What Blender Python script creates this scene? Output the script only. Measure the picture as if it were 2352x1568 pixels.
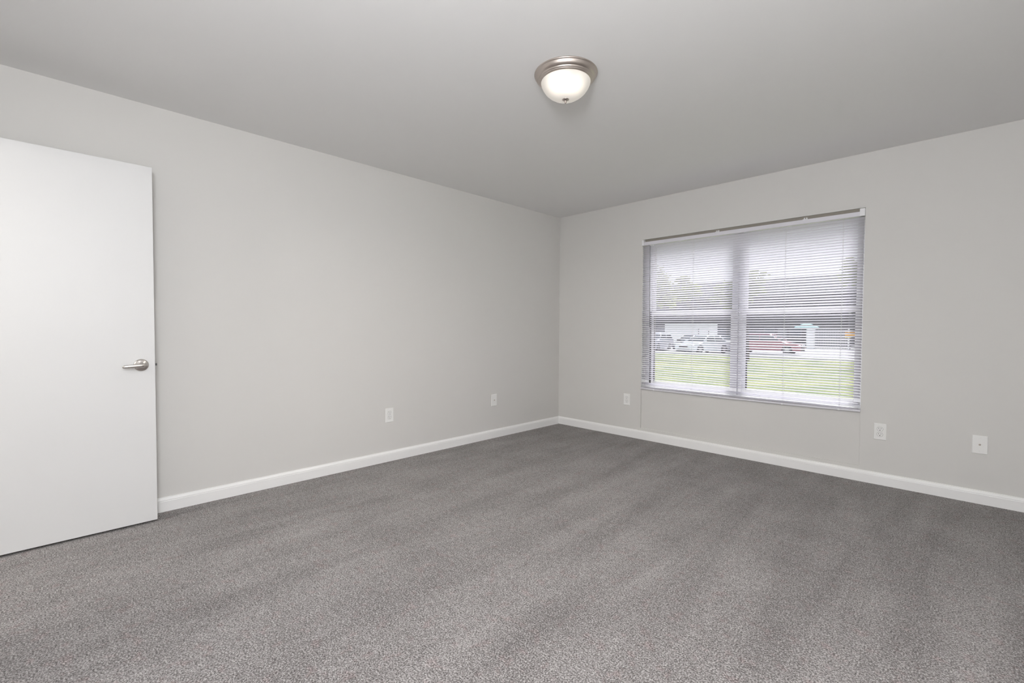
import bpy, bmesh, math, random
from mathutils import Vector, Matrix
random.seed(7)
S = bpy.context.scene
C = S.collection
for o in list(bpy.data.objects):
    bpy.data.objects.remove(o)

# ---------------------------------------------------------------- camera
FPX = 1056.3
cam = bpy.data.cameras.new('camera'); cam.sensor_width = 36; cam.lens = FPX / 2352 * 36
cam.clip_start = 0.02; cam.clip_end = 400
camo = bpy.data.objects.new('camera', cam); C.objects.link(camo)
pitch, roll, yaw = -0.02766, 0.00509, 0.78454
fw = Vector((-math.sin(yaw) * math.cos(pitch), math.cos(yaw) * math.cos(pitch), math.sin(pitch)))
rt = Vector((math.cos(yaw), math.sin(yaw), 0)); up = rt.cross(fw)
r2 = math.cos(roll) * rt + math.sin(roll) * up; u2 = -math.sin(roll) * rt + math.cos(roll) * up
M = Matrix((r2, u2, -fw)).transposed().to_4x4(); M.translation = Vector((3.4756, -4.2769, 1.1279))
camo.matrix_world = M
S.camera = camo

# ---------------------------------------------------------------- daylight
w = bpy.data.worlds.new('sky'); S.world = w; w.use_nodes = True
wn = w.node_tree.nodes; wl = w.node_tree.links; wn.clear()
wo = wn.new('ShaderNodeOutputWorld'); wb = wn.new('ShaderNodeBackground')
wt = wn.new('ShaderNodeTexCoord'); wx = wn.new('ShaderNodeSeparateXYZ'); wr = wn.new('ShaderNodeValToRGB')
wl.new(wt.outputs['Generated'], wx.inputs[0]); wl.new(wx.outputs['Z'], wr.inputs[0])
wr.color_ramp.elements[0].position = 0.0; wr.color_ramp.elements[0].color = (0.95, 0.955, 1.0, 1)
wr.color_ramp.elements[1].position = 0.9; wr.color_ramp.elements[1].color = (0.74, 0.80, 0.95, 1)
wl.new(wr.outputs[0], wb.inputs[0]); wb.inputs[1].default_value = 1.4
wl.new(wb.outputs[0], wo.inputs[0])
sun = bpy.data.lights.new('sun', 'SUN'); sun.energy = 5.8; sun.angle = math.radians(32); sun.color = (1.0, 0.96, 0.93)
suno = bpy.data.objects.new('sun', sun); C.objects.link(suno)
suno.rotation_euler = Vector((0.06, -1.0, -0.95)).to_track_quat('-Z', 'Y').to_euler()

# ---------------------------------------------------------------- room light: the photographer's diffused flash behind the camera
def point(name, loc, energy, col, rad):
    l = bpy.data.lights.new(name, 'POINT'); l.energy = energy; l.color = col; l.shadow_soft_size = rad
    o = bpy.data.objects.new(name, l); C.objects.link(o); o.location = loc; return o
point('flash', (3.35, -4.45, 1.72), 121, (0.985, 1.0, 1.035), 0.22)
point('hallway_fill', (0.6, -6.0, 2.1), 62, (1.0, 0.97, 0.93), 0.12)  # added fill light, unseen, out in the hallway

vs = S.view_settings
S.display_settings.display_device = 'sRGB'
vs.view_transform = 'Standard'; vs.look = 'None'; vs.exposure = 0.0; vs.gamma = 1.0; vs.use_curve_mapping = False
S.cycles.use_denoising = True
S.cycles.max_bounces = 12; S.cycles.diffuse_bounces = 8; S.cycles.transparent_max_bounces = 24
S.cycles.sample_clamp_indirect = 6

# ---------------------------------------------------------------- helpers
def mat(name, col, rough=0.5, metal=0.0, spec=0.5, bump=None, var=None, coat=0.0, trans=0.0):
    m = bpy.data.materials.new(name); m.use_nodes = True
    n = m.node_tree.nodes; l = m.node_tree.links; b = n['Principled BSDF']
    b.inputs['Base Color'].default_value = (*col, 1); b.inputs['Roughness'].default_value = rough
    b.inputs['Metallic'].default_value = metal; b.inputs['Specular IOR Level'].default_value = spec
    b.inputs['Coat Weight'].default_value = coat
    if var or bump: tc = n.new('ShaderNodeTexCoord')
    if var:                                             # (scale, colour2)
        t = n.new('ShaderNodeTexNoise'); t.inputs['Scale'].default_value = var[0]; t.inputs['Detail'].default_value = 5
        l.new(tc.outputs['Object'], t.inputs['Vector'])
        r = n.new('ShaderNodeValToRGB'); r.color_ramp.elements[0].position = 0.35; r.color_ramp.elements[1].position = 0.65
        r.color_ramp.elements[0].color = (*col, 1); r.color_ramp.elements[1].color = (*var[1], 1)
        l.new(t.outputs['Fac'], r.inputs[0]); l.new(r.outputs[0], b.inputs['Base Color'])
    if bump:                                            # (scale, strength, distance)
        t = n.new('ShaderNodeTexNoise'); t.inputs['Scale'].default_value = bump[0]; t.inputs['Detail'].default_value = 3
        l.new(tc.outputs['Object'], t.inputs['Vector'])
        bm = n.new('ShaderNodeBump'); bm.inputs['Strength'].default_value = bump[1]; bm.inputs['Distance'].default_value = bump[2]
        l.new(t.outputs['Fac'], bm.inputs['Height']); l.new(bm.outputs[0], b.inputs['Normal'])
    return m

class MB:
    def __init__(s): s.bm = bmesh.new()
    def poly(s, pts, smooth=False):
        f = s.bm.faces.new([s.bm.verts.new(p) for p in pts]); f.smooth = smooth; return f
    def box(s, a, b, bevel=0.0):
        x0, y0, z0 = a; x1, y1, z1 = b
        v = [s.bm.verts.new(p) for p in ((x0,y0,z0),(x1,y0,z0),(x1,y1,z0),(x0,y1,z0),(x0,y0,z1),(x1,y0,z1),(x1,y1,z1),(x0,y1,z1))]
        fs = [s.bm.faces.new([v[i] for i in q]) for q in ((3,2,1,0),(4,5,6,7),(0,1,5,4),(1,2,6,5),(2,3,7,6),(3,0,4,7))]
        if bevel:
            es = list({e for f in fs for e in f.edges})
            bmesh.ops.bevel(s.bm, geom=es, offset=bevel, segments=2, affect='EDGES', profile=0.5)
        return s
    def grid(s, rows, close_u=False, close_v=False, smooth=True):
        vv = [[s.bm.verts.new(p) for p in r] for r in rows]
        nr = len(vv); nc = len(vv[0])
        for i in range(nr if close_u else nr - 1):
            for j in range(nc if close_v else nc - 1):
                a, b, c, d = vv[i][j], vv[i][(j+1) % nc], vv[(i+1) % nr][(j+1) % nc], vv[(i+1) % nr][j]
                f = s.bm.faces.new((a, b, c, d)); f.smooth = smooth
        return vv
    def cap(s, ring, flip=False):
        f = s.bm.faces.new(list(reversed(ring)) if flip else ring); return f
    def loft(s, rings, smooth=True, caps=True):
        vv = s.grid(rings, close_v=True, smooth=smooth)
        if caps: s.cap(vv[0], True); s.cap(vv[-1])
        return s
    def lathe(s, prof, c=(0,0,0), axis='Z', n=64, smooth=True):
        rows = []
        for r, h in prof:
            row = []
            for k in range(n):
                t = 2*math.pi*k/n; x, y = r*math.cos(t), r*math.sin(t)
                p = {'Z': (x, y, h), 'X': (h, x, y), 'Y': (x, h, y)}[axis]
                row.append((p[0]+c[0], p[1]+c[1], p[2]+c[2]))
            rows.append(row)
        s.grid(rows, close_v=True, smooth=smooth); return s
    def tube(s, pts, rad, n=10, caps=True):
        pts = [Vector(p) for p in pts]; rings = []
        if not hasattr(rad, '__len__'): rad = [rad]*len(pts)
        for i, p in enumerate(pts):
            d = (pts[min(i+1, len(pts)-1)] - pts[max(i-1, 0)]).normalized()
            a = Vector((0,0,1)) if abs(d.z) < .9 else Vector((1,0,0))
            u = d.cross(a).normalized(); v = d.cross(u)
            rings.append([tuple(p + rad[i]*(math.cos(2*math.pi*k/n)*u + math.sin(2*math.pi*k/n)*v)) for k in range(n)])
        return s.loft(rings, caps=caps)
    def build(s, name, m, parent=None, loc=None):
        bmesh.ops.remove_doubles(s.bm, verts=s.bm.verts, dist=1e-6)
        bmesh.ops.recalc_face_normals(s.bm, faces=s.bm.faces)
        me = bpy.data.meshes.new(name)
        if loc is not None: bmesh.ops.translate(s.bm, verts=s.bm.verts, vec=-Vector(loc))
        s.bm.to_mesh(me); s.bm.free()
        for mm in (m if isinstance(m, (list, tuple)) else [m]): me.materials.append(mm)
        o = bpy.data.objects.new(name, me); C.objects.link(o)
        if loc is not None: o.location = loc
        if parent is not None: o.parent = parent
        return o

def tag(o, label=None, cat=None, group=None, kind=None):
    if label: o['label'] = label
    if cat: o['category'] = cat
    if group: o['group'] = group
    if kind: o['kind'] = kind
    return o
def empty(name, loc, rz=0.0):
    o = bpy.data.objects.new(name, None); C.objects.link(o); o.location = loc; o.rotation_euler = (0, 0, rz)
    o.empty_display_size = 0.1; return o
def kids(o): return [c for c in bpy.data.objects if c.parent == o]
def copy_tree(o, parent=None):
    c = o.copy(); C.objects.link(c)
    if parent is not None: c.parent = parent
    for k in kids(o): copy_tree(k, c)
    return c

# ---------------------------------------------------------------- materials
WALLC = (0.665, 0.655, 0.635)
m_wall = mat('wall_paint', WALLC, 0.75, spec=0.25, bump=(90, 0.05, 0.002))
m_ceil = mat('ceiling_paint', (0.79, 0.788, 0.785), 0.85, spec=0.2, bump=(70, 0.05, 0.002))
m_trim = mat('trim_paint', (0.87, 0.87, 0.865), 0.35, spec=0.5)
m_door = mat('door_paint', (0.69, 0.69, 0.69), 0.45, spec=0.4)
m_vinyl = mat('white_vinyl', (0.80, 0.80, 0.82), 0.35)
m_plate = mat('ivory_white_plastic', (0.84, 0.84, 0.825), 0.3)
m_dark = mat('dark_slot', (0.03, 0.03, 0.03), 0.6)
m_nickel = mat('brushed_nickel', (0.56, 0.50, 0.46), 0.36, metal=1.0)
m_steel = mat('satin_steel', (0.63, 0.60, 0.57), 0.25, metal=1.0)
m_cord = mat('blind_cord', (0.8, 0.8, 0.8), 0.8)
m_wand = mat('clear_grey_plastic', (0.42, 0.42, 0.45), 0.2)

m_slat = mat('blind_vinyl', (0.88, 0.875, 0.895), 0.35, spec=0.4)
n_ = m_slat.node_tree.nodes; l_ = m_slat.node_tree.links
tr = n_.new('ShaderNodeBsdfTranslucent'); tr.inputs[0].default_value = (0.885, 0.87, 0.935, 1)
mx = n_.new('ShaderNodeMixShader'); mx.inputs[0].default_value = 0.54
l_.new(n_['Principled BSDF'].outputs[0], mx.inputs[1]); l_.new(tr.outputs[0], mx.inputs[2])
l_.new(mx.outputs[0], n_['Material Output'].inputs[0])

def glassy(name, tint, refl=0.01):
    m = bpy.data.materials.new(name); m.use_nodes = True; n = m.node_tree.nodes; l = m.node_tree.links; n.clear()
    o = n.new('ShaderNodeOutputMaterial'); t = n.new('ShaderNodeBsdfTransparent'); t.inputs[0].default_value = (*tint, 1)
    g = n.new('ShaderNodeBsdfGlossy'); g.inputs['Roughness'].default_value = 0.35
    x = n.new('ShaderNodeMixShader'); x.inputs[0].default_value = refl
    l.new(t.outputs[0], x.inputs[1]); l.new(g.outputs[0], x.inputs[2]); l.new(x.outputs[0], o.inputs[0]); return m
m_glass = glassy('window_glass', (0.93, 0.95, 0.94))

# carpet
def carpet():
    m = bpy.data.materials.new('carpet'); m.use_nodes = True; n = m.node_tree.nodes; l = m.node_tree.links
    b = n['Principled BSDF']; b.inputs['Roughness'].default_value = 0.95; b.inputs['Specular IOR Level'].default_value = 0.1
    b.inputs['Sheen Weight'].default_value = 0.15
    tc = n.new('ShaderNodeTexCoord')
    def noise(scale, det=2, rough=.5, dist=0, vec=None):
        t = n.new('ShaderNodeTexNoise'); t.inputs['Scale'].default_value = scale; t.inputs['Detail'].default_value = det
        t.inputs['Roughness'].default_value = rough; t.inputs['Distortion'].default_value = dist
        l.new(vec or tc.outputs['Object'], t.inputs['Vector']); return t.outputs['Fac']
    def mathn(op, a, b_, c=None):
        t = n.new('ShaderNodeMath'); t.operation = op
        for i, v in enumerate((a, b_) if c is None else (a, b_, c)):
            if hasattr(v, 'links') or hasattr(v, 'is_linked'): l.new(v, t.inputs[i])
            else: t.inputs[i].default_value = v
        return t.outputs[0]
    fine = noise(175, 2.5, .8, .25); mid = noise(40, 3, .65, .2); big = noise(3.2, 3, .6)
    mp = n.new('ShaderNodeMapping'); mp.inputs['Rotation'].default_value = (0, 0, math.radians(28)); mp.inputs['Scale'].default_value = (5.5, .75, 1)
    l.new(tc.outputs['Object'], mp.inputs[0]); streak = noise(1.0, 3, .55, .4, mp.outputs[0])
    h = mathn('MULTIPLY_ADD', fine, 1.0, 0.0)
    v = mathn('ADD', mathn('MULTIPLY', mathn('SUBTRACT', fine, .5), 4.2), mathn('MULTIPLY', mathn('SUBTRACT', mid, .5), .75))
    v = mathn('ADD', v, mathn('MULTIPLY', mathn('SUBTRACT', big, .5), .35))
    v = mathn('ADD', v, mathn('MULTIPLY', mathn('SUBTRACT', streak, .5), .5))
    v = mathn('ADD', v, .5)
    r = n.new('ShaderNodeValToRGB'); e = r.color_ramp.elements
    e[0].position = 0.0; e[0].color = (0.075, 0.067, 0.065, 1); e[1].position = 1.0; e[1].color = (0.455, 0.432, 0.425, 1)
    k = e.new(.5); k.color = (0.203, 0.189, 0.184, 1)
    l.new(v, r.inputs[0])
    # faint reddish flecks
    fl = n.new('ShaderNodeValToRGB'); fl.color_ramp.elements[0].position = .56; fl.color_ramp.elements[1].position = .66
    l.new(noise(17, 3, .6), fl.inputs[0])
    mixc = n.new('ShaderNodeMix'); mixc.data_type = 'RGBA'; mixc.blend_type = 'MULTIPLY'
    mixc.inputs[7].default_value = (1.02, 0.93, 0.93, 1)
    l.new(fl.outputs[0], mixc.inputs[0]); l.new(r.outputs[0], mixc.inputs[6]); l.new(mixc.outputs[2], b.inputs['Base Color'])
    bm = n.new('ShaderNodeBump'); bm.inputs['Strength'].default_value = 0.9; bm.inputs['Distance'].default_value = 0.006
    l.new(mathn('ADD', fine, mathn('MULTIPLY', mid, .6)), bm.inputs['Height']); l.new(bm.outputs[0], b.inputs['Normal'])
    return m
m_carpet = carpet()

# ---------------------------------------------------------------- room shell
H = 2.44; W = 4.20; D = 4.72; OX0, OX1, OZ0, OZ1 = 1.084, 2.901, 0.115, 2.040
def struct(o, label, cat): return tag(o, label, cat, kind='structure')
floor = MB().box((-0.15, -D-0.12, -0.12), (W+0.15, 0.16, 0.0)).build('floor', m_carpet)
struct(floor, 'grey flecked twist pile carpet covering the floor', 'floor')
struct(MB().box((-0.15, -D-0.12, H), (W+0.15, 0.16, H+0.12)).build('ceiling', m_ceil), 'plain white painted ceiling around the dome light', 'ceiling')
struct(MB().box((-0.15, -D-0.12, 0), (0, 0.16, H)).build('wall_left', m_wall), 'greige painted wall behind the open white door', 'wall')
b = MB()
b.box((0, 0, 0), (OX0, 0.16, H)); b.box((OX1, 0, 0), (W, 0.16, H)); b.box((OX0, 0, OZ1), (OX1, 0.16, H)); b.box((OX0, 0, 0), (OX1, 0.16, OZ0))
struct(b.build('wall_right', m_wall), 'greige painted wall with the blind covered window', 'wall')
struct(MB().box((W, -D-0.12, 0), (W+0.15, 0.16, H)).build('wall_near', m_wall), 'greige painted wall beside the camera', 'wall')
DX0, DX1, DZ = 0.12, 0.95, 2.045
b = MB(); b.box((0, -D-0.12, 0), (DX0, -D, H)); b.box((DX1, -D-0.12, 0), (W, -D, H)); b.box((DX0, -D-0.12, DZ), (DX1, -D, H))
struct(b.build('wall_back', m_wall), 'greige painted wall behind the camera with the doorway', 'wall')
# hallway beyond the doorway
b = MB(); b.box((-0.5, -7.1, 0), (-0.4, -D-0.12, H)); b.box((2.0, -7.1, 0), (2.1, -D-0.12, H)); b.box((-0.5, -7.2, 0), (2.1, -7.1, H))
struct(b.build('wall_hallway', m_wall), 'greige walls of the hallway beyond the doorway', 'wall')
struct(MB().box((-0.5, -7.2, H), (2.1, -D-0.12, H+0.1)).build('ceiling_hallway', m_ceil), 'white ceiling of the hallway', 'ceiling')
struct(MB().box((-0.5, -7.2, -0.1), (2.1, -D-0.12, 0)).build('floor_hallway', m_carpet), 'grey carpet of the hallway', 'floor')
# infill panel under the window, set slightly back in the opening with a fine groove round it
struct(MB().box((OX0+0.0015, 0.0085, OZ0), (OX1-0.0015, 0.0125, 0.530)).box((OX0, 0.0125, OZ0), (OX1, 0.055, 0.530)).build('trim_1', m_wall), 'flush painted panel filling the wall opening below the window', 'panel')
# baseboards: profile (depth, height) run along each wall
BP = [(0, 0), (0.014, 0), (0.014, 0.062), (0.0125, 0.066), (0.0135, 0.069), (0.0095, 0.078), (0.006, 0.083), (0.0055, 0.0868), (0, 0.0873)]
def board(name, p0, p1, inward, label):
    p0 = Vector(p0); p1 = Vector(p1); i = Vector(inward); d = (p1-p0).normalized(); bb = MB()
    rings = []
    for p, sgn in ((p0, 1), (p1, -1)):
        rings.append([tuple(p + i*a + Vector((0,0,h))) for a, h in BP])
    bb.loft(rings, smooth=False); return struct(bb.build(name, m_trim), label, 'baseboard')
board('baseboard_left', (0, 0, 0), (0, -D, 0), (1, 0, 0), 'white moulded baseboard along the wall by the door')
board('baseboard_right', (0.0, 0, 0), (W, 0, 0), (0, -1, 0), 'white moulded baseboard below the window')
board('baseboard_near', (W, -0.0145, 0), (W, -D+0.0145, 0), (-1, 0, 0), 'white moulded baseboard beside the camera')
board('baseboard_back', (W, -D, 0), (DX1+0.06, -D, 0), (0, 1, 0), 'white moulded baseboard behind the camera')
# door casing on the back wall
b = MB(); b.box((DX1, -D, 0), (DX1+0.057, -D+0.012, DZ+0.057), .002); b.box((DX0-0.057, -D, 0), (DX0, -D+0.012, DZ+0.057), .002)
b.box((DX0, -D, DZ), (DX1, -D+0.012, DZ+0.057), .002)
struct(b.build('trim_2', m_trim), 'white casing around the doorway', 'door casing')

# ---------------------------------------------------------------- open door
DF = 0.158                                                     # room-side face of the leaf
d1 = MB().box((DF-0.035, -4.67, 0.013), (DF, -3.858, 2.033), 0.0012).build('door_1', m_door)
struct(d1, 'white flush slab door standing open against the wall', 'door')
HY, HZ = -3.921, 0.912
h = MB().lathe([(0.0, 0.0), (0.0345, 0.0), (0.0345, 0.004), (0.0325, 0.008), (0.027, 0.0115), (0.016, 0.0135), (0.0125, 0.016), (0.0118, 0.040), (0.0, 0.040)], (DF, HY, HZ), 'X', 48)
h = h.build('door_handle', m_steel, d1); h['label'] = 'satin nickel lever handle'
lv = MB(); rings = []
path = [(0.0470, 0.0135, 0.0020, 0.0030), (0.0470, 0.0125, 0.0060, 0.0062), (0.0472, 0.0095, 0.0100, 0.0082), (0.0478, 0.0040, 0.0122, 0.0090), (0.0488, -0.0040, 0.0125, 0.0085), (0.0505, -0.0160, 0.0115, 0.0070),
        (0.0520, -0.034, 0.0104, 0.0056), (0.0525, -0.052, 0.0094, 0.0048), (0.0515, -0.068, 0.0088, 0.0044), (0.0502, -0.0780, 0.0082, 0.0040), (0.0494, -0.0835, 0.0066, 0.0033), (0.0490, -0.0860, 0.0030, 0.0020)]
for i, (ax, ay, hz, tx) in enumerate(path):
    dz = -0.0045*max(0, -ay/0.09)
    n = 16; rings.append([(DF+ax+tx*math.cos(2*math.pi*k/n), HY+ay, HZ+dz+hz*math.sin(2*math.pi*k/n)) for k in range(n)])
lv.loft(rings); lv.build('lever', m_steel, h)
MB().lathe([(0, 0), (0.0035, 0.0), (0.0035, 0.0015), (0, 0.0015)], (DF+0.0560, HY, HZ), 'X', 16).build('lock_button', m_steel, h)
MB().box((DF-0.030, -3.8585, HZ-0.028), (DF-0.005, -3.8568, HZ+0.028), .0005).build('latch_plate', m_steel, d1)
lb = MB(); lb.loft([[(DF-0.024, -3.857, HZ-0.0065), (DF-0.011, -3.857, HZ-0.0065), (DF-0.011, -3.857, HZ+0.0065), (DF-0.024, -3.857, HZ+0.0065)],
                    [(DF-0.024, -3.846, HZ-0.0065), (DF-0.011, -3.852, HZ-0.0065), (DF-0.011, -3.852, HZ+0.0065), (DF-0.024, -3.846, HZ+0.0065)]], smooth=False)
lb = lb.build('latch_bolt', mat('dull_latch_metal', (0.10, 0.10, 0.10), 0.5, metal=0.6), d1); lb['label'] = 'dull metal latch bolt'
for hz in (0.25, 1.02, 1.80):
    MB().lathe([(0, -0.045), (0.0065, -0.045), (0.0065, 0.045), (0, 0.045)], (DF+0.006, -4.676, hz), 'Z', 16).build('hinge', m_steel, d1)

# ---------------------------------------------------------------- wall plates
def plate_root(name, axis, pos, label, cat, group=None):
    # built facing +Y' (local -Y), then turned to sit on its wall
    o = empty(name, pos, 0 if axis == 'R' else math.radians(90)); tag(o, label, cat, group); return o
def cover(parent, w_=0.0735, h_=0.119):
    bb = MB(); bb.box((-w_/2, -0.0055, -h_/2), (w_/2, 0.0, h_/2))
    es = [e for e in bb.bm.edges if all(v.co.y < -0.004 for v in e.verts)]
    bmesh.ops.bevel(bb.bm, geom=es, offset=0.0045, segments=3, affect='EDGES', profile=0.6)
    return bb.build('cover_plate', m_plate, parent)
def recept(parent, z):
    bb = MB(); n = 40; ring = []
    for k in range(n):
        t = 2*math.pi*k/n; x = 0.0172*math.cos(t); zz = 0.0172*math.sin(t); zz = max(-0.0142, min(0.0142, zz)); ring.append((x, zz))
    bb.loft([[(x, -0.0052, z+zz) for x, zz in ring], [(x, -0.0070, z+zz) for x, zz in ring], [(x*.95, -0.0076, z+zz*.95) for x, zz in ring]], smooth=False)
    r = bb.build('receptacle', m_plate, parent)
    rg = MB(); rg.loft([[(x*1.07, -0.0040, z+zz*1.08) for x, zz in ring], [(x*1.07, -0.00575, z+zz*1.08) for x, zz in ring]], smooth=False)
    rg.build('gap_line', m_gap, parent)
    for sx, hh in ((-0.0064, 0.0042), (0.0064, 0.0035)):
        MB().box((sx-0.0011, -0.00785, z+0.0045-hh), (sx+0.0011, -0.0070, z+0.0045+hh)).build('slot', m_dark, r)
    MB().lathe([(0, -0.00785), (0.0027, -0.00785), (0.0027, -0.0070)], (0, 0, z-0.0078), 'Y', 16).build('ground_hole', m_dark, r)
m_gap = mat('shadow_gap', (0.30, 0.30, 0.29), 0.6)
def outlet(axis, pos, label):
    o = plate_root('power_outlet', axis, pos, label, 'outlet', 'duplex power outlets low on the walls')
    cover(o); recept(o, 0.0195); recept(o, -0.0195)
    MB().lathe([(0, -0.0064), (0.0022, -0.0062), (0.0028, -0.0052)], (0, 0, 0), 'Y', 16).build('screw', m_plate, o)
    return o
def jack(axis, pos, label):
    o = plate_root('cable_jack', axis, pos, label, 'cable jack', 'coaxial cable jacks low on the walls')
    cover(o)
    j = MB().lathe([(0.0, -0.006), (0.0062, -0.0060), (0.0062, -0.0040)], (0, 0, 0), 'Y', 6, smooth=False).build('hex_nut', m_steel, o)
    MB().lathe([(0.0048, -0.006), (0.0048, -0.013), (0.0036, -0.013), (0.0034, -0.008), (0, -0.008)], (0, 0, 0), 'Y', 24).build('threaded_barrel', m_nickel, j)
    for z in (0.042, -0.042):
        MB().lathe([(0, -0.0064), (0.0022, -0.0062), (0.0030, -0.0052)], (0, 0, z), 'Y', 16).build('screw', m_plate, o)
    return o
ZP = 0.391
outlet('L', (0, -2.262, ZP), 'white duplex outlet on the long wall between the open door and the corner')
jack('L', (0, -1.055, ZP), 'small white cable jack plate on the long wall, nearest the corner')
outlet('R', (0.9215, 0, ZP), 'white duplex outlet on the window wall, left of the window near the corner')
outlet('R', (3.0195, 0, ZP-0.002), 'white duplex outlet just right of the window')
jack('R', (3.532, 0, ZP-0.004), 'white cable jack plate at the far right of the window wall')

# ---------------------------------------------------------------- flush mount dome light
LX, LY = 1.9665, -2.383
cl = empty('ceiling_light', (LX, LY, H)); tag(cl, 'brushed nickel flush mount light with lit frosted glass dome on the ceiling', 'ceiling light')
pan = [(0.0, 0.0), (0.1600, 0.0), (0.1618, -0.002), (0.1618, -0.0055), (0.1595, -0.0075), (0.1575, -0.0085), (0.1560, -0.013), (0.1530, -0.020), (0.1485, -0.0255), (0.1425, -0.0290),
       (0.1405, -0.0300), (0.1405, -0.0325), (0.1385, -0.0350), (0.1360, -0.0365), (0.1345, -0.0395), (0.1320, -0.0425), (0.1285, -0.0440), (0.1262, -0.0440), (0.1262, -0.030)]
MB().lathe(pan, (0, 0, 0), 'Z', 96).build('mounting_pan', m_nickel, cl)
# frosted glass bowl, two bulb glows painted into its emission, camera side
m_bowl = bpy.data.materials.new('lit_frosted_glass'); m_bowl.use_nodes = True
n = m_bowl.node_tree.nodes; l = m_bowl.node_tree.links; pb = n['Principled BSDF']
pb.inputs['Base Color'].default_value = (0.36, 0.34, 0.31, 1); pb.inputs['Roughness'].default_value = 0.25
tc = n.new('ShaderNodeTexCoord'); acc = None
for bx, by, rr in ((0.020, -0.085, 0.105), (0.072, -0.024, 0.090)):
    vd = n.new('ShaderNodeVectorMath'); vd.operation = 'DISTANCE'; vd.inputs[1].default_value = (bx, by, -0.085)
    l.new(tc.outputs['Object'], vd.inputs[0])
    mr = n.new('ShaderNodeMapRange'); mr.interpolation_type = 'SMOOTHERSTEP'; mr.inputs[1].default_value = 0.0; mr.inputs[2].default_value = rr
    mr.inputs[3].default_value = 1.0; mr.inputs[4].default_value = 0.0; l.new(vd.outputs['Value'], mr.inputs[0])
    if acc is None: acc = mr.outputs[0]
    else:
        ad = n.new('ShaderNodeMath'); ad.operation = 'ADD'; l.new(acc, ad.inputs[0]); l.new(mr.outputs[0], ad.inputs[1]); acc = ad.outputs[0]
ms = n.new('ShaderNodeMath'); ms.operation = 'MULTIPLY_ADD'; ms.inputs[1].default_value = 0.62; ms.inputs[2].default_value = 0.40; l.new(acc, ms.inputs[0])
pb.inputs['Emission Color'].default_value = (1.0, 0.93, 0.84, 1); l.new(ms.outputs[0], pb.inputs['Emission Strength'])
bowl = [(0.1262, -0.040), (0.1268, -0.046), (0.1240, -0.056), (0.1175, -0.070), (0.1060, -0.087), (0.0900, -0.1025), (0.0700, -0.1155), (0.0470, -0.1245), (0.0240, -0.1290), (0.0, -0.1300)]
MB().lathe(bowl, (0, 0, 0), 'Z', 96).build('glass_dome', m_bowl, cl)
MB().lathe([(0.0, -0.1285), (0.0170, -0.1275), (0.0185, -0.1290), (0.0180, -0.1310), (0.0130, -0.1335), (0.0080, -0.1350), (0.0050, -0.1370), (0.0042, -0.1400), (0.0058, -0.1430), (0.0058, -0.1455), (0.0035, -0.1485), (0.0, -0.1495)], (0, 0, 0), 'Z', 40).build('finial', m_nickel, cl)
sp = bpy.data.lights.new('dome_light_down', 'SPOT'); sp.spot_size = 3.05; sp.spot_blend = 1.0; sp.shadow_soft_size = 0.1; sp.energy = 50; sp.color = (1.0, 0.92, 0.82)
spo = bpy.data.objects.new('dome_light_down', sp); C.objects.link(spo); spo.location = (LX, LY, H-0.17)

# ---------------------------------------------------------------- window unit
FY0, FY1 = 0.085, 0.150; WZ0 = 0.532
def ring(bb, x0, x1, z0, z1, y0, y1, t, tb=None, tt=None, bev=.002):
    tb = tb or t; tt = tt or t
    bb.box((x0, y0, z0), (x0+t, y1, z1), bev); bb.box((x1-t, y0, z0), (x1, y1, z1), bev)
    bb.box((x0+t, y0, z0), (x1-t, y1, z0+tb), bev); bb.box((x0+t, y0, z1-tt), (x1-t, y1, z1), bev)
win = MB()
ring(win, OX0, 1.988, WZ0, OZ1, FY0, FY1, 0.036); ring(win, 1.996, OX1, WZ0, OZ1, FY0, FY1, 0.030)
win.box((1.986, FY0+0.02, WZ0), (1.998, FY1, OZ1))
win = win.build('window_1', m_vinyl); struct(win, 'white vinyl twin sash window behind the mini blind', 'window')
MB().box((OX0+0.001, 0.0085, 0.530), (OX1-0.001, 0.085, 0.545), .002).build('window_sill', m_trim, win)
MB().box((OX0+0.001, 0.018, 1.990), (OX1-0.001, 0.060, OZ1)).build('head_shade_board', mat('brown_shade', (0.30, 0.275, 0.24), 0.8), win)  # board added, coloured brown to put shade in the gap above the headrail
m_shade_strip = mat('dark_shade_strip', (0.05, 0.05, 0.052), 0.7)  # dark colour for painted-in shade lines on the window
for x0, x1 in ((OX0+0.052, 1.952), (2.026, OX1-0.030)):
    for (z0, z1, y0) in ((WZ0+0.036, 1.315, 0.100), (1.275, OZ1-0.036, 0.124)):
        sb = MB(); ring(sb, x0, x1, z0, z1, y0, y0+0.022, 0.030, 0.030 if z0 < 1 else 0.036, 0.036)
        sb = sb.build('sash', m_vinyl, win)
        if z0 < 1:  # dark strips added as the shade on both sides of the left stile
            MB().box((x0+0.029, y0+0.0005, z0+0.032), (x0+0.040, y0+0.012, z1-0.036)).build('pane_shade_strip', m_shade_strip, sb)
            MB().box((x0-0.010, y0-0.004, z0+0.002), (x0-0.0005, y0+0.020, z1)).build('jamb_shade_strip', m_shade_strip, win)
        MB().box((x0+0.028, y0+0.010, z0+0.028), (x1-0.028, y0+0.014, z1-0.034)).build('window_pane', m_glass, sb)

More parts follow.
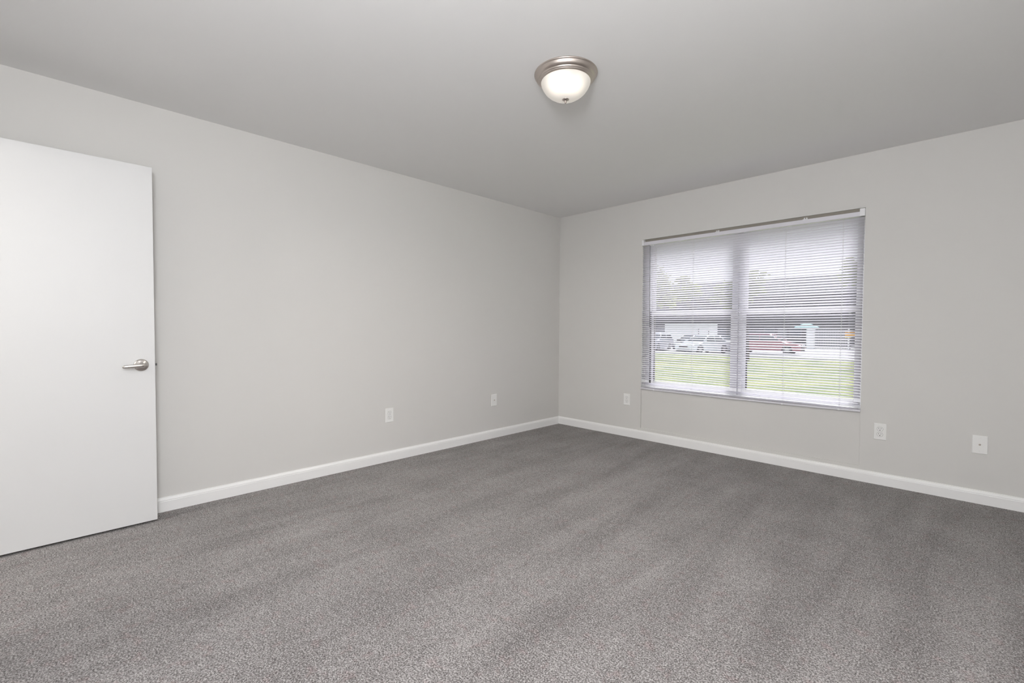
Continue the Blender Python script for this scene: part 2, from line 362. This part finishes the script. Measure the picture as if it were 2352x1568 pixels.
# ---------------------------------------------------------------- mini blind
BX0, BX1, BY = 1.090, 2.8985, -0.002
bl = empty('window_blind', ((BX0+BX1)/2, BY, 0.52)); tag(bl, 'white mini blind lowered over the window, slats half open', 'window blind')
def part(mb, name, m, parent=bl):
    o = mb.build(name, m); o.parent = parent
    o.matrix_parent_inverse = Matrix.Translation(-(Vector(bl.location))); return o
def hr():
    bb = MB(); prof = [(-0.0125, 2.011), (-0.0125, 1.980), (-0.0095, 1.977), (0.0110, 1.977), (0.0125, 1.980), (0.0125, 2.011), (0.0105, 2.011), (0.0105, 1.981), (-0.0105, 1.981), (-0.0105, 2.011)]
    bb.loft([[(BX0+.004, BY+y, z) for y, z in prof], [(BX1-.004, BY+y, z) for y, z in prof]], smooth=False); return bb
m_rail = mat('blind_rail', (0.70, 0.69, 0.74), 0.3)
part(hr(), 'headrail', m_rail)
for x0, x1 in ((BX0-0.006, BX0+0.017), (BX1-0.030, BX1+0.0015)):
    part(MB().box((x0, BY-0.0165, 1.977), (x1, BY+0.016, 2.033), .002), 'end_bracket', m_vinyl)
for x in (1.832, 2.518):
    bb = MB(); bb.box((x-0.018, BY-0.0145, 2.006), (x+0.018, BY+0.014, 2.014), .0015); bb.box((x-0.012, BY-0.004, 2.013), (x-0.004, BY+0.006, 2.026)); bb.box((x+0.004, BY-0.004, 2.013), (x+0.012, BY+0.006, 2.026))
    part(bb, 'support_clip', m_vinyl)
def sag(x, z):
    u = (x-(BX0+BX1)/2)/((BX1-BX0)/2); return -0.007*(1-u*u)*max(0, min(1, 1-(z-.5)/1.3))
def slat(bb, z, tilt, x0, x1, wd=0.0250, jit=0.0):
    nx = 14; ns = 5; ca, sa = math.cos(tilt), math.sin(tilt); rows = []
    for th in (0, 0.0002):
        for i in range(ns):
            s = -1 + 2*i/(ns-1)
            if th: s = -s
            cr = 0.0017*(1-s*s) - th
            rows.append((BY + wd/2*s*ca + cr*sa, -wd/2*s*sa + cr*ca))
    rings = []
    for k in range(nx+1):
        x = x0 + (x1-x0)*k/nx; j = jit*math.sin(3.1*k/nx*2+z*40)
        rings.append([(x, y, z + dz + sag(x, z) + j) for y, dz in rows])
    bb.loft(rings)
bb = MB(); z = 1.9590; pitch_ = 0.02085; zs = []
while z > 0.607:
    zs.append(z); t = math.radians(29 + 13*((z-.6)/1.36)**1.6) + random.uniform(-.025, .025)
    slat(bb, z, t, BX0+.002+random.uniform(-.001, .001), BX1-.002+random.uniform(-.001, .001), jit=random.uniform(0, .0005)); z -= pitch_
zl = z + pitch_
for k in range(6):                                               # spare slats resting on the bottom rail
    slat(bb, 0.586 - 0.0088*k, math.radians(24-4*k), BX0+.002+random.uniform(-.002, .002), BX1-.002+random.uniform(-.002, .002))
sl = part(bb, 'slats', m_slat)
bb = MB(); rings = []
prof = [(-0.0135, 0.523), (-0.0125, 0.519), (0.0125, 0.519), (0.0135, 0.523), (0.0125, 0.5325), (0.0, 0.5345), (-0.0125, 0.5325)]
for k in range(15):
    x = BX0-.004 + (BX1-BX0+.006)*k/14; rings.append([(x, BY+y, zz+sag(x, .52)) for y, zz in prof])
bb.loft(rings, smooth=False); part(bb, 'bottom_rail', m_rail)
for x in (1.232, 1.612, 2.380, 2.768):
    bb = MB()
    for yy in (-0.0122, 0.0122):
        bb.tube([(x, BY+yy, 1.978), (x, BY+yy, 1.2+sag(x, 1.2)), (x, BY+yy, 0.535+sag(x, .53))], 0.0005, 6)
    for zz in zs:
        bb.tube([(x, BY-0.0122, zz+.0062+sag(x, zz)), (x, BY+0.0122, zz-.0095+sag(x, zz))], 0.0004, 5)
    bb.tube([(x+.004, BY, 1.978), (x+.004, BY, .53+sag(x, .53))], 0.0007, 6)
    part(bb, 'ladder_cord', m_cord)
for x in (1.232, 1.612, 2.380, 2.768):
    part(MB().box((x-0.006, BY-0.0145, 0.5175+sag(x, .52)), (x+0.006, BY-0.011, 0.531+sag(x, .52)), .0012), 'cord_plug', m_vinyl)
bb = MB(); bb.tube([(1.176, BY-0.018, 1.968), (1.179, BY-0.021, 1.55), (1.183, BY-0.020, 1.150)], 0.0038, 6)
wd = part(bb, 'tilt_wand', m_wand); wd['label'] = 'grey plastic tilt wand'
bb = MB(); bb.tube([(1.176, BY-0.010, 1.985), (1.176, BY-0.019, 1.981), (1.176, BY-0.018, 1.962)], 0.0026, 8)
part(bb, 'wand_hook', m_vinyl)

# ---------------------------------------------------------------- outside the window
GZ = -0.72
def noise_h(x, y): return 0.02*math.sin(x*1.7+y*.6) + 0.015*math.sin(y*2.3-x*.8)
m_grass = mat('lawn_grass', (0.37, 0.375, 0.17), 0.9, spec=0.1, bump=(25, 0.6, 0.05), var=(1.1, (0.19, 0.235, 0.12)))
m_soil = mat('exterior_siding', (0.45, 0.42, 0.38), 0.8)
bb = MB(); rows = []
ys = [0.17 + 29.8*(k/40)**1.3 for k in range(41)]
for y in ys:
    z0 = -0.12 + (GZ+0.12)*min(1, y/26)
    rows.append([(-26 + 44*k/50, y, z0 + noise_h(-26+44*k/50, y)*min(1, y)) for k in range(51)])
bb.grid(rows); struct(bb.build('lawn', m_grass), 'sunlit green lawn running from the window to the parking lot', 'lawn')
m_conc = mat('pale_concrete', (0.56, 0.55, 0.53), 0.85, var=(1.2, (0.50, 0.49, 0.47)))
struct(MB().box((-40, 29.9, GZ-0.3), (30, 31.2, GZ+0.06), .02).build('sidewalk', m_conc), 'pale concrete walk along the far edge of the lawn', 'sidewalk')
struct(MB().box((-60, 31.2, GZ-0.3), (40, 90, GZ-0.04)).build('parking_lot', mat('pale_asphalt', (0.47, 0.46, 0.45), 0.9, var=(.8, (0.38, 0.375, 0.37)))), 'light grey parking lot beyond the lawn', 'parking lot')
# exterior skin of this building, with an eave above the window
b = MB(); b.box((-6, 0.16, -0.6), (OX0-.05, 0.28, 2.75)); b.box((OX1+.05, 0.16, -0.6), (9, 0.28, 2.75)); b.box((OX0-.05, 0.16, -0.6), (OX1+.05, 0.28, 0.50)); b.box((OX0-.05, 0.16, OZ1+.02), (OX1+.05, 0.28, 2.75))
struct(b.build('wall_outside', m_soil), 'outside face of the window wall', 'wall')
struct(MB().box((-6, 0.0, 2.74), (9, 0.40, 2.86)).build('roof_eave', m_vinyl), 'eave overhanging the window outside', 'eave')

# cars -----------------------------------------------------------
m_tire = mat('tire_rubber', (0.02, 0.02, 0.02), 0.8); m_rim = mat('alloy_rim', (0.55, 0.55, 0.56), 0.3, metal=0.9)
m_carglass = mat('car_glass', (0.035, 0.045, 0.055), 0.05, spec=0.9); m_lens = mat('headlight_lens', (0.75, 0.78, 0.80), 0.08, spec=0.9)
m_tail = mat('tail_light', (0.35, 0.02, 0.02), 0.15); m_black = mat('black_trim', (0.02, 0.02, 0.022), 0.4)
def car(name, pos, rz, colour, label, L=4.6, hw=0.89, belt=0.93, roof=1.46, suv=False, metal=0.35, group=None):
    o = empty(name, pos, rz); tag(o, label, 'car', group)
    paint = mat(name + '_paint', colour, 0.25, metal=metal, spec=0.6, coat=0.6)
    f, r = L/2, -L/2; wr = 0.33; wf, wb_ = f-0.88, r+0.95; zb = 0.20
    pts = []
    def arc(cx):
        return [(cx + 0.39*math.cos(t), 0.33 + 0.39*math.sin(t)) for t in [math.radians(a) for a in range(-20, 201, 20)]]
    bot = [(r+.12, zb)] + [(x, max(z, zb)) for x, z in reversed(arc(wb_))] + [(x, max(z, zb)) for x, z in reversed(arc(wf))] + [(f-.10, zb)]
    hoodz = belt - (0.04 if suv else 0.12)
    top = [(f, .34), (f+.02, .52), (f-.05, .68), (f-.28, hoodz-.04), (f-.95, hoodz+.05), (f-1.25, belt)]
    top += [(r+.55, belt+.03), (r+.12, belt+.02), (r, belt-.20), (r+.02, .40)]
    prof = bot + top
    b = MB(); rings = []
    for y, k in ((-hw, .96), (-hw+.05, 1.0), (hw-.05, 1.0), (hw, .96)):
        rings.append([(x*(1 if k == 1 else .985), y, 0.5+(z-0.5)*k) for x, z in prof])
    b.loft(rings, smooth=False); b.build('body', paint, o)
    c0, c1 = f-1.20, (r+.22 if suv else r+.62)
    t0, t1 = f-2.0, (r+.42 if suv else r+1.35)
    def ringz(x0, x1, h, z): return [(x0, -h*.92, z), (x0+.05 if x0 < 0 else x0-.08, -h, z)] and [(x1, -h, z), (x0-.10, -h, z), (x0, -h*.8, z), (x0, h*.8, z), (x0-.10, h, z), (x1, h, z)]
    b = MB(); b.loft([ringz(c0, c1, hw-.05, belt-.02), ringz(t0, t1, hw-.22, roof-.06)], smooth=False); b.build('windows', m_carglass, o)
    b = MB(); b.loft([ringz(t0+.03, t1-.03, hw-.20, roof-.075), ringz(t0-.05, t1+.05, hw-.24, roof-.03), ringz(t0-.25, t1+.25, hw-.38, roof)], smooth=False); b.build('roof', paint, o)
    for s_ in (-1, 1):
        for (xa, xb) in ((c0-.02, t0), ((c0+c1)/2-.05, (t0+t1)/2-.02), (c1, t1)):
            MB().tube([(xa, s_*(hw-.055), belt-.02), (xb, s_*(hw-.215), roof-.06)], .035, 6).build('pillar', paint, o)
        y0_, y1_ = sorted((s_*(hw-.03), s_*(hw+.16)))
        MB().box((c0-.22, y0_, belt-.02), (c0-.10, y1_, belt+.11), .02).build('mirror', paint, o)
    for cx in (wf, wb_):
        for s_ in (-1, 1):
            yy = s_*(hw-.10)
            w_ = MB().lathe([(0.0, -.10), (.28, -.10), (.33, -.07), (.33, .07), (.28, .10), (0.0, .10)], (cx, yy, .33), 'Y', 28).build('wheel', m_tire, o)
            MB().lathe([(0, .012), (.05, .012), (.19, -.004), (.215, .010), (.215, -.02)] if s_ > 0 else [(0, -.012), (.05, -.012), (.19, .004), (.215, -.010), (.215, .02)], (cx, yy + s_*.10, .33), 'Y', 28).build('rim', m_rim, w_)
    for s_ in (-1, 1):
        MB().box((f-.20, s_*(hw-.30)-.20, .60), (f+.03, s_*(hw-.30)+.20, .74), .03).build('headlight', m_lens, o)
        MB().box((r-.02, s_*(hw-.22)-.16, .66), (r+.10, s_*(hw-.22)+.16, .82), .02).build('tail_light', m_tail, o)
    MB().box((f-.06, -.42, .44), (f+.035, .42, .60), .02).build('grille', m_black, o)
    MB().box((f-.06, -.60, .24), (f+.03, .60, .36), .02).build('bumper_intake', m_black, o)
    return o
GP = GZ - 0.04
car('silver_suv', (-16.9, 34.6, GP), math.radians(-84), (0.55, 0.57, 0.66), 'silver grey suv at the left edge of the window view', suv=True, roof=1.58, belt=1.02)
car('black_sedan', (-14.2, 36.4, GP), math.radians(-88), (0.03, 0.03, 0.035), 'black sedan between the silver suv and the pale blue silver sedan')
car('silver_sedan', (-11.9, 33.2, GP), math.radians(-108), (0.66, 0.72, 0.76), 'pale blue silver sedan, nearest car, nose toward the lawn')
car('grey_sedan', (-12.1, 39.6, GP), math.radians(-92), (0.09, 0.09, 0.10), 'dark grey sedan right of the pale silver sedan')
car('red_sedan', (-8.2, 36.6, GP), math.radians(2), (0.40, 0.15, 0.19), 'dull red sedan parked side on right of the window mullion', L=5.0, roof=1.60, belt=1.0)

# white box trailer
t = empty('box_trailer', (-17.85, 45.2, GP)); tag(t, 'white box trailer parked behind the silver and black cars', 'trailer')
m_white = mat('white_enamel', (0.90, 0.90, 0.90), 0.5)
MB().box((-2.85, -1.2, 0.45), (2.0, 1.2, 2.58), .04).build('box', m_white, t)
MB().box((-2.87, -1.22, 0.40), (2.02, 1.22, 0.50)).build('chassis', m_black, t)
for cx in (-.85, .05):
    for s_ in (-1, 1): MB().lathe([(0.0, -.10), (.28, -.10), (.33, -.07), (.33, .07), (.28, .10), (0.0, .10)], (cx, s_*1.05, .33), 'Y', 24).build('wheel', m_tire, t)
MB().tube([(1.95, 0, .45), (3.1, 0, .48)], .05, 8).build('drawbar', m_black, t)
MB().box((2.9, -.05, 0), (3.0, .05, .48)).build('jack_stand', m_black, t)

# two thin posts between the cars and the trailer
m_post = mat('dark_post_metal', (0.12, 0.12, 0.13), 0.5)
for x, h_, lab in ((-14.95, 2.0, 'taller thin dark post in front of the white trailer'), (-14.0, 1.75, 'shorter thin dark post in front of the white trailer')):
    p_ = empty('sign_post', (x, 39.4, GP)); tag(p_, lab, 'post', 'thin posts by the trailer')
    MB().tube([(0, 0, 0), (0, 0, h_)], .035, 10).build('pole', m_post, p_)
    MB().lathe([(0, h_), (.045, h_), (.045, h_+.03), (0, h_+.05)], (0, 0, 0), 'Z', 12).build('cap', m_post, p_)

# enclosure with white pillar and slatted fence
e_ = empty('fence_enclosure', (-6.85, 51.0, GP)); tag(e_, 'grey slatted fence enclosure with a white corner pillar at right', 'fence')
MB().box((-1.65, -.33, 0), (-1.0, .33, 2.06), .02).build('pillar', m_white, e_)
b = MB()
k = 0; x = -0.98
while x < 1.75:
    b.box((x, -.02, .08), (x+.17, .02, 1.98)); x += 0.205
b.build('fence_boards', mat('weathered_grey_board', (0.34, 0.34, 0.35), 0.8), e_)
b = MB(); b.box((-1.0, .02, .45), (1.8, .07, .55)); b.box((-1.0, .02, 1.5), (1.8, .07, 1.6)); b.build('fence_rails', mat('grey_rail', (0.5, 0.5, 0.52), 0.7), e_)
MB().box((1.76, -.06, 0), (1.88, .08, 2.02), .01).build('fence_post', m_white, e_)
for x in (-1.32, -.2, .6): pass

# teal patio umbrella
u_ = empty('patio_umbrella', (-9.15, 53.5, GP)); tag(u_, 'open teal patio umbrella behind the white fence pillar', 'umbrella')
m_teal = mat('teal_canvas', (0.42, 0.74, 0.80), 0.8)
b = MB(); n8 = 8; rows = []
for r_, h_ in ((0.03, 2.66), (0.55, 2.50), (1.15, 2.22), (1.16, 2.12)):
    rows.append([(r_*math.cos(2*math.pi*(k+.5)/n8), r_*math.sin(2*math.pi*(k+.5)/n8), h_) for k in range(n8)])
b.grid(rows, close_v=True, smooth=False); b.build('canopy', m_teal, u_)
MB().tube([(0, 0, 0), (0, 0, 2.72)], .025, 10).build('pole', m_white, u_)
MB().lathe([(0, 0), (.28, 0), (.28, .05), (.05, .10), (0, .10)], (0, 0, 0), 'Z', 24).build('base', m_black, u_)
b = MB()
for k in range(n8):
    a = 2*math.pi*(k+.5)/n8; b.tube([(0, 0, 2.0), (.6*math.cos(a), .6*math.sin(a), 2.44)], .008, 5)
b.build('ribs', m_white, u_)

# small orange sign at the right
g_ = empty('orange_sign', (-4.75, 50.0, GP)); tag(g_, 'small orange and yellow sign on a post at the right end of the fence', 'sign')
MB().tube([(0, 0, 0), (0, 0, 1.75)], .03, 8).build('post', m_post, g_)
MB().box((-.42, -.05, 1.38), (.45, -.03, 1.72), .005).build('sign_panel', mat('orange_enamel', (0.85, 0.42, 0.08), 0.5), g_)
MB().box((-.42, -.05, 1.18), (.05, -.03, 1.34), .005).build('lower_panel', mat('yellow_enamel', (0.78, 0.65, 0.15), 0.5), g_)

# long building across the lot: shaded face, windows, hip roof
h_ = empty('apartment_building', (-21.0, 62.0, GP)); tag(h_, 'long two storey apartment building in shade across the parking lot', 'building')
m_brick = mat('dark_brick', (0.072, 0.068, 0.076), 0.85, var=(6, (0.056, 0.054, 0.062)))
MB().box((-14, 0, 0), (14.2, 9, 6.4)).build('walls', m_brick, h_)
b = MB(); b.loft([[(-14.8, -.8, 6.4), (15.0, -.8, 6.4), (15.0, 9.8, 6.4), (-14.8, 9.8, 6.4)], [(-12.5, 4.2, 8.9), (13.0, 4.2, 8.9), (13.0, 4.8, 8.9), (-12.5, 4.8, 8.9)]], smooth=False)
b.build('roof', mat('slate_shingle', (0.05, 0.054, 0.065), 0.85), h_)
MB().box((-14.8, -.86, 6.22), (15.0, -.80, 6.42)).build('gutter', mat('brown_gutter', (0.13, 0.12, 0.12), 0.6), h_)
m_aframe = mat('brown_window_frame', (0.16, 0.15, 0.15), 0.6)
m_apane = mat('apartment_glass', (0.06, 0.075, 0.10), 0.1, spec=0.3)
for zz in (0.95, 3.9):
    for k in range(9):
        x = -12.2 + 3.0*k
        f_ = MB(); ring(f_, x-.65, x+.65, zz, zz+1.35, -.05, .02, .07); f_ = f_.build('window_frame', m_aframe, h_)
        MB().box((x-.6, -.02, zz+.05), (x+.6, .0, zz+1.3)).build('pane', m_apane, f_)
for k in range(4):
    x = -10.7 + 6.0*k
    MB().box((x-.5, -.05, 0.05), (x+.5, .01, 2.15), .01).build('entry_door', mat('door_grey', (0.20, 0.20, 0.22), 0.5), h_)

# trees: trunk with branches, crown of many small leaves
m_bark = mat('tree_bark', (0.10, 0.08, 0.065), 0.9, bump=(30, 0.8, 0.02))
def leafmat(nm, c1, c2):
    m = mat(nm, c1, 0.6, var=(1.3, c2)); n = m.node_tree.nodes; l = m.node_tree.links
    t = n.new('ShaderNodeBsdfTranslucent'); t.inputs[0].default_value = (*c1, 1); x = n.new('ShaderNodeMixShader'); x.inputs[0].default_value = .35
    l.new(n['Principled BSDF'].outputs[0], x.inputs[1]); l.new(t.outputs[0], x.inputs[2]); l.new(x.outputs[0], n['Material Output'].inputs[0]); return m
def tree(name, base, blobs, nleaf, lm, label, sz=.13, trunk=.16):
    o = empty(name, base); tag(o, label, 'tree', None); rnd = random.Random(name+label)
    B = Vector(base); b = MB()
    bc = sum((Vector(p[0]) for p in blobs), Vector())/len(blobs) - B
    top = Vector((bc.x*.35, bc.y*.35, bc.z*.72))
    b.tube([(0, 0, 0), (top.x*.3, top.y*.3, top.z*.5), tuple(top)], [trunk, trunk*.8, trunk*.6], 10)
    for c_, r_ in blobs:
        p = Vector(c_) - B; b.tube([tuple(top*.8), tuple((top+p)/2 + Vector((0, 0, .1))), tuple(p)], [trunk*.45, trunk*.3, trunk*.1], 6)
    b.build('trunk', m_bark, o)
    b = MB(); vol = [r_[0]*r_[1]*r_[2] for _, r_ in blobs]; tot = sum(vol)
    for (c_, r_), v_ in zip(blobs, vol):
        p = Vector(c_) - B; clumps = []
        for _ in range(max(10, int(46*v_/tot)*2)):
            d = Vector((rnd.gauss(0, 1), rnd.gauss(0, 1), rnd.gauss(0, 1))).normalized() * rnd.uniform(.35, 1)
            clumps.append(p + Vector((d.x*r_[0], d.y*r_[1], d.z*r_[2])))
        for _ in range(int(nleaf*v_/tot)):
            q = rnd.choice(clumps) + Vector((rnd.gauss(0, .2), rnd.gauss(0, .2), rnd.gauss(0, .14)))*max(.6, r_[2]*.7)
            a = Vector((rnd.uniform(-1, 1), rnd.uniform(-1, 1), rnd.uniform(-.6, .6))).normalized(); c2 = a.cross(Vector((rnd.uniform(-1, 1), rnd.uniform(-1, 1), rnd.uniform(-1, 1)))).normalized()
            s_ = sz*rnd.uniform(.6, 1.3)
            b.poly([tuple(q - a*s_), tuple(q + c2*s_*.45), tuple(q + a*s_), tuple(q - c2*s_*.45)])
    me = bpy.data.meshes.new('foliage'); b.bm.to_mesh(me); b.bm.free(); me.materials.append(lm)
    fo = bpy.data.objects.new('foliage', me); C.objects.link(fo); fo.parent = o
    return o
lmA = leafmat('bright_leaves', (0.50, 0.54, 0.16), (0.26, 0.32, 0.10)); lmB = leafmat('mid_green_leaves', (0.36, 0.41, 0.13), (0.16, 0.21, 0.08)); lmC = leafmat('dark_leaves', (0.06, 0.085, 0.04), (0.03, 0.045, 0.025))
tree('maple_tree', (-11.6, 22.0, -0.62), [((-10.2, 22, 3.5), (1.5, 1.4, 1.1)), ((-8.6, 22.3, 3.6), (1.2, 1.2, .8)), ((-11.6, 22, 4.4), (1.8, 1.8, 1.2))], 6500, lmA, 'bright yellow green leafy tree at the left of the window view')
tree('young_tree', (-5.75, 24.5, -0.68), [((-6.6, 24.5, 3.2), (1.3, 1.2, .9)), ((-5.6, 24.6, 3.9), (.9, .9, .7))], 3000, lmB, 'smaller leafy tree standing behind the window mullion', trunk=.10)
tree('young_tree', (-0.4, 27.0, -0.71), [((-0.9, 27, 4.3), (1.0, 1.0, .9)), ((.4, 27, 4.8), (1.1, 1.1, .9))], 2600, lmB, 'leafy tree at the right edge of the window view', trunk=.10)
for x, y, s_, lab in ((-38.5, 54.0, .9, 'dark shady tree at the left end of the apartment building'), (-2.2, 56.0, .8, 'dark shady tree at the right end of the apartment building'), (6.5, 62.0, 1.0, 'dark shady tree farthest right beyond the parking lot')):
    tree('shade_tree', (x, y, GP), [((x, y, 4.2*s_), (3.0*s_, 3.0*s_, 2.4*s_)), ((x+1.5, y, 5.6*s_), (2.4*s_, 2.2*s_, 1.8*s_)), ((x-1.8, y, 3.2*s_), (2.0*s_, 2.0*s_, 1.8*s_))], 6000, lmC, lab, sz=.28, trunk=.3)
